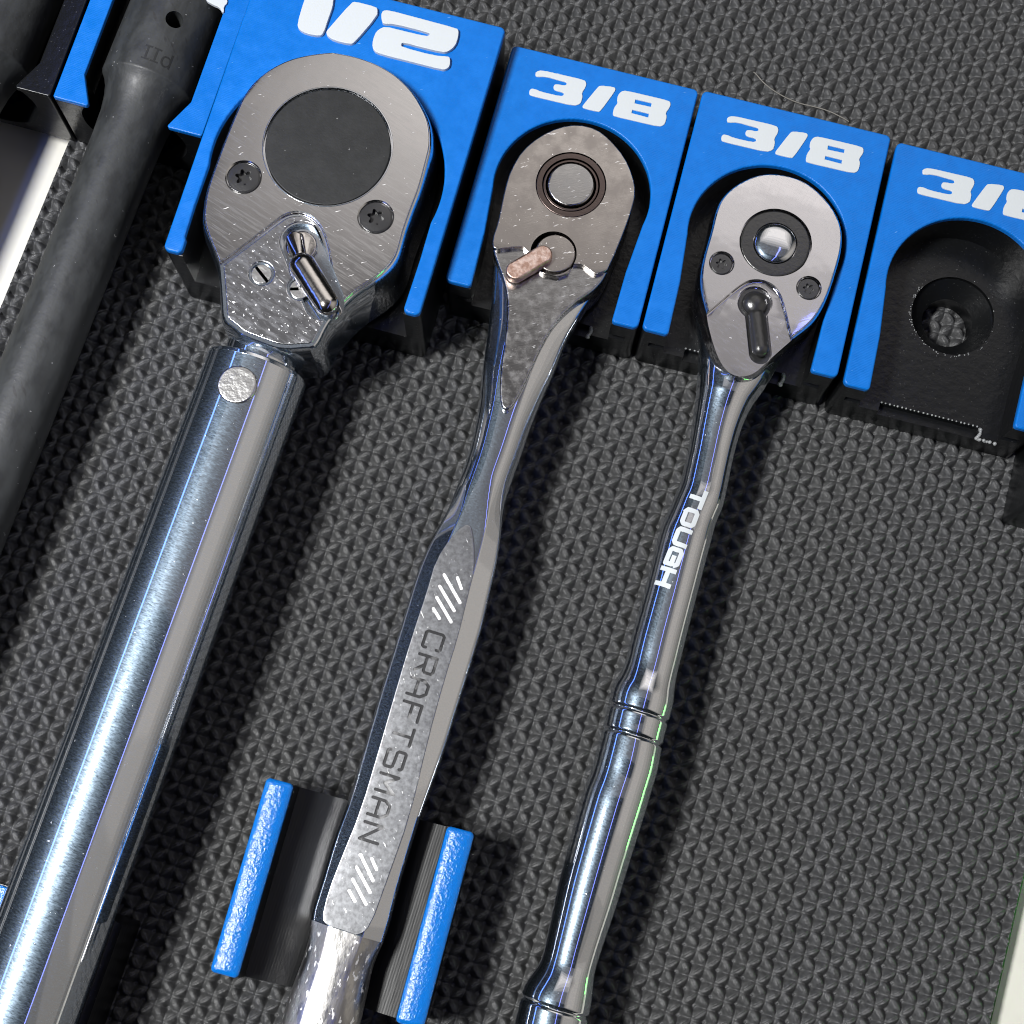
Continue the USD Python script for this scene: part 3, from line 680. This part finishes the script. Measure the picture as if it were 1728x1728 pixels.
# ------------------------------------------------------------------ shiny ratchet
rb = thing('ratchet', 'shiny chrome ratchet with a round ringed handle and small black lever', 'ratchet', 'ratchets in the 3/8 holders', (20, 100, 0))
SZ = 25.0
fo2 = [(1309, 293), (1349, 302), (1378, 321), (1407, 354), (1420, 386), (1419, 418), (1410, 452.5), (1393, 504.6), (1372.5, 539), (1349, 559.6), (1332, 573), (1291.5, 609), (1275, 625), (1257, 632), (1236.5, 629), (1222, 614.5), (1210.5, 591), (1199, 551), (1196, 530), (1187, 496), (1184, 467), (1190, 432), (1202, 392), (1210.5, 354), (1222, 331), (1245, 311), (1277, 296)]
fp2 = Polygon(resample(chaikin(C(fo2, SZ), 2), 0.5)).buffer(0)
hd = plate(fp2.buffer(0.9), 8.5, SZ - 0.3, 0.9, 6, 0.8, tall=7.0) + plate(fp2.buffer(0.02), SZ - 1.2, SZ, 0.3, 3)
low2 = Polygon(chaikin(C([(1186, 538), (1196, 530.6), (1240, 493), (1254, 482), (1268, 475), (1288.6, 475.7), (1309, 487), (1320, 513), (1333.5, 574), (1345, 590), (1300, 680), (1180, 640)], SZ), 2))
hd -= recess(low2, SZ - 0.8, SZ, 0.6)
dc2 = P(1309, 409, SZ)
hd -= disc(dc2, 8.15, SZ - 2.2, SZ + 2, n=72)
sc2 = [P(1218, 444, SZ), P(1365, 486, SZ)]
for s in sc2:
    hd -= lathe([(0, SZ - 1.5), (2.55, SZ - 1.5), (2.55, SZ - 0.4), (2.95, SZ + 0.1), (2.95, SZ + 3), (0, SZ + 3)], s, 40)
lz2 = SZ - 0.8
pk = LineString([P(1274, 512, lz2), P(1283, 596, lz2)])
pk2 = Polygon(pk.buffer(2.3, 16)).union(Point(*P(1274, 511, lz2)).buffer(3.7))
hd -= prism(pk2.buffer(0.25), lz2 - 1.2, lz2 + 3)
part(rb, 'head', hd, 'mirror', 30)
part(rb, 'collar_ring', disc(dc2, 7.95, SZ - 2.3, SZ - 0.5, 0.5, 72) - disc(dc2, 5.0, SZ - 4, SZ + 1, n=72), 'blacklever', 30)
part(rb, 'release_button', lathe([(0, SZ - 2), (4.8, SZ - 2), (4.8, SZ - 0.6), (4.5, SZ - 0.1), (3.6, SZ + 0.22), (2.2, SZ + 0.42), (0, SZ + 0.5)], dc2, 64), 'chrome_clean', 60)
for s in sc2:
    part(rb, 'screw', disc(s, 2.4, SZ - 1.6, SZ - 0.45, 0.2, 40) - prism(torx(s, 1.3, SZ), SZ - 1.2, SZ + 1), 'screw', 30)
lv2 = Manifold.batch_hull([Manifold.sphere(1.9, 24).scale((1, 1, 0.7)).translate((*P(1276, 535, lz2), lz2 + 0.3)), Manifold.sphere(2.0, 24).scale((1, 1, 0.8)).translate((*P(1282, 590, lz2), lz2 + 0.9))])
ball = Manifold.sphere(2.9, 32).scale((1, 1, 0.65)).translate((*P(1274, 512, lz2), lz2 - 0.2))
part(rb, 'lever', lv2 + ball + plate(pk2, lz2 - 1.3, lz2 - 0.8), 'blacklever', 50)
# handle
zs2 = 15.0
L2 = [(1168, 520), (1180, 577), (1179, 612), (1173, 681.5), (1162.6, 751), (1147, 820), (1139.6, 835), (1113.6, 892.6), (1090.5, 985), (1064, 1078), (1056, 1115), (1047, 1135.6), (1032.6, 1156), (1027, 1185), (1015, 1234), (998, 1300), (985, 1329), (962, 1413), (942, 1488), (924, 1575), (913, 1624), (897, 1643), (882, 1664), (877, 1691), (873, 1705), (868, 1728), (850, 1790)]
R2 = [(1352, 540), (1327.5, 586), (1313.6, 617), (1291, 657), (1266.7, 690), (1251, 725), (1240.7, 760), (1232, 799.6), (1221.6, 855), (1209, 880), (1186, 968), (1160, 1069), (1141, 1147), (1136, 1190.6), (1128, 1219.6), (1119, 1251), (1111, 1300), (1083.6, 1390), (1060, 1465), (1040, 1532), (1020, 1590), (1004, 1639), (1002, 1668), (998, 1691), (992, 1728), (975, 1800)]
yA2, yB2 = P(1255, 565, zs2)[1], P(920, 1780, zs2)[1]
ys2 = np.linspace(yB2, yA2, 900)
xl2, xr2 = edges(L2, R2, zs2, ys2)
xl2, xr2 = sm(xl2, 19), sm(xr2, 19)
c2, w2 = sm((xl2 + xr2) / 2, 31), (xr2 - xl2) / 2
for gp in ((1075, 1204), (1066, 1244), (940, 1700)):
    gy_ = P(*gp, zs2)[1]
    w2 = w2 - 0.45 * np.exp(-((ys2 - gy_) / 0.36) ** 2)
hh = np.minimum(w2, 8.2)
hh = np.where(ys2 > P(1200, 760, zs2)[1], np.minimum(hh, 6.6), hh)
hh = sm(hh, 3)
body2 = loft(ys2, c2 - w2, c2 + w2, np.full_like(ys2, zs2), hh, hh, lambda i: prof_mix(0.5, 0.5, 0.0), 64)
part(rb, 'handle', body2, 'chrome_clean', 40)
# white maker name on the shaft, laid on its curved top
tl = letters('TOUGH', (1184, 824), (1117, 990), 3.7, 0.0, 1.05, 0.93, 'square')
tt = []
for g_ in tl:
    l_ = to_tri(plate(g_.simplify(0.02), 0.0, 0.25))
    l_ = l_.subdivide_to_size(0.45)
    tt.append(l_)
t_ = trimesh.util.concatenate(tt)
v = np.array(t_.vertices)
ztop = zs2 + 5.6
k_ = (HGT - ztop) / HGT
v[:, 0] *= k_; v[:, 1] *= k_
cc = np.interp(v[:, 1], ys2, c2); ww = np.interp(v[:, 1], ys2, w2); h_ = np.interp(v[:, 1], ys2, hh)
e = np.clip((v[:, 0] - cc) / ww, -0.95, 0.95)
v[:, 2] = zs2 + h_ * np.sqrt(1 - e * e) + 0.03 + v[:, 2] * 0.3
part(rb, 'brand_lettering', trimesh.Trimesh(v, t_.faces, process=False), 'white', False)

# ------------------------------------------------------------------ handle rests
def rest(parent, cut_r=None):
    # local: x across (pads at both sides), y from -20 to 20
    prof = [(-22.4, 0), (22.4, 0), (22.4, 20.2), (16.6, 20.2), (16.2, 13.6), (4.5, 9.0), (-4.5, 9.0), (-16.2, 13.6), (-16.6, 20.2), (-22.4, 20.2)]
    base = CrossSection([prof]).extrude(40).rotate((90, 0, 0)).translate((0, 20, 0))
    part(parent, 'cradle', base, 'black_line', 30, local=True)
    for s in (-1, 1):
        pts = []
        outline = fillet(Polygon([(s * 19.5 - 2.95, -20.1), (s * 19.5 + 2.95, -20.1), (s * 19.5 + 2.95, 20.1), (s * 19.5 - 2.95, 20.1)]), 1.0)
        for a in np.linspace(0, math.pi / 2, 9):             # a softly crowned strip
            q = np.array(outline.buffer(-2.5 * (1 - math.cos(a))).exterior.coords)
            pts.append(np.c_[q, np.full(len(q), 20.7 + 0.95 * math.sin(a))])
        q = np.array(outline.exterior.coords); pts.append(np.c_[q, np.full(len(q), 20.2)])
        part(parent, 'pad', trimesh.convex.convex_hull(np.vstack(pts)), 'blue_rough', 50, local=True)
r0 = thing('handle_rest', 'black cradle with two blue pads holding the worn ratchet handle', 'handle rest', None, (-27.6, -14.6, 0), 2.6)
rest(r0)
r1 = thing('handle_rest', 'black tube rest with a blue strip under the torque wrench at lower left', 'handle rest', None, (-82.9, -58, 0), 0)
grv = Manifold.cylinder(80, 11.6, 11.6, 64, True).rotate((90, 0, 0)).translate((0, 0, 20.5))
blk = plate(fillet(Polygon([(-14.6, -26), (13.0, -26), (13.0, 25.5), (-14.6, 25.5)]), 0.8), 0, 17.5, 0.0, 2) - grv
part(r1, 'cradle', blk, 'black', 30, local=True)
part(r1, 'pad', plate(Polygon([(-14.5, -26), (-11.9, -26), (-11.9, 25.3), (-14.5, 25.3)]), 17.5, 18.6, 0.4, 3), 'blue_rough', 40, local=True)

# ------------------------------------------------------------------ loose fibres
def fibre(pts, z, r, label):
    p = chaikin(np.c_[C(pts, z), np.full(len(pts), z)], 3, False)
    p[:, 2] += 0.4 * np.sin(np.linspace(0, 9, len(p)))
    V, Fc, k = [], [], 6
    for i, c in enumerate(p):
        t = p[min(i + 1, len(p) - 1)] - p[max(i - 1, 0)]; t /= np.linalg.norm(t)
        s = np.cross(t, [0, 0, 1]); s /= np.linalg.norm(s); u = np.cross(s, t)
        a = np.arange(k) * 2 * math.pi / k
        V.append(c + r * (np.cos(a)[:, None] * s + np.sin(a)[:, None] * u))
    for i in range(len(p) - 1):
        a = i * k + np.arange(k); b = i * k + (np.arange(k) + 1) % k
        Fc += [np.c_[a, b, b + k], np.c_[a, b + k, a + k]]
    t = trimesh.Trimesh(np.vstack(V), np.vstack(Fc), process=False)
    tag(part('/World', 'stray_fibre', t, 'fibre', True).GetPrim(), label, 'fibre')
fibre([(1272, 122), (1292, 146), (1340, 171), (1390, 183), (1432, 206)], 1.0, 0.15, 'thin pale fibre lying on the foam above the middle 3/8 holder')
fibre([(505, 1652), (492, 1672), (483, 1700), (478, 1740)], 1.0, 0.14, 'thin pale fibre on the foam below the cradle with blue pads')
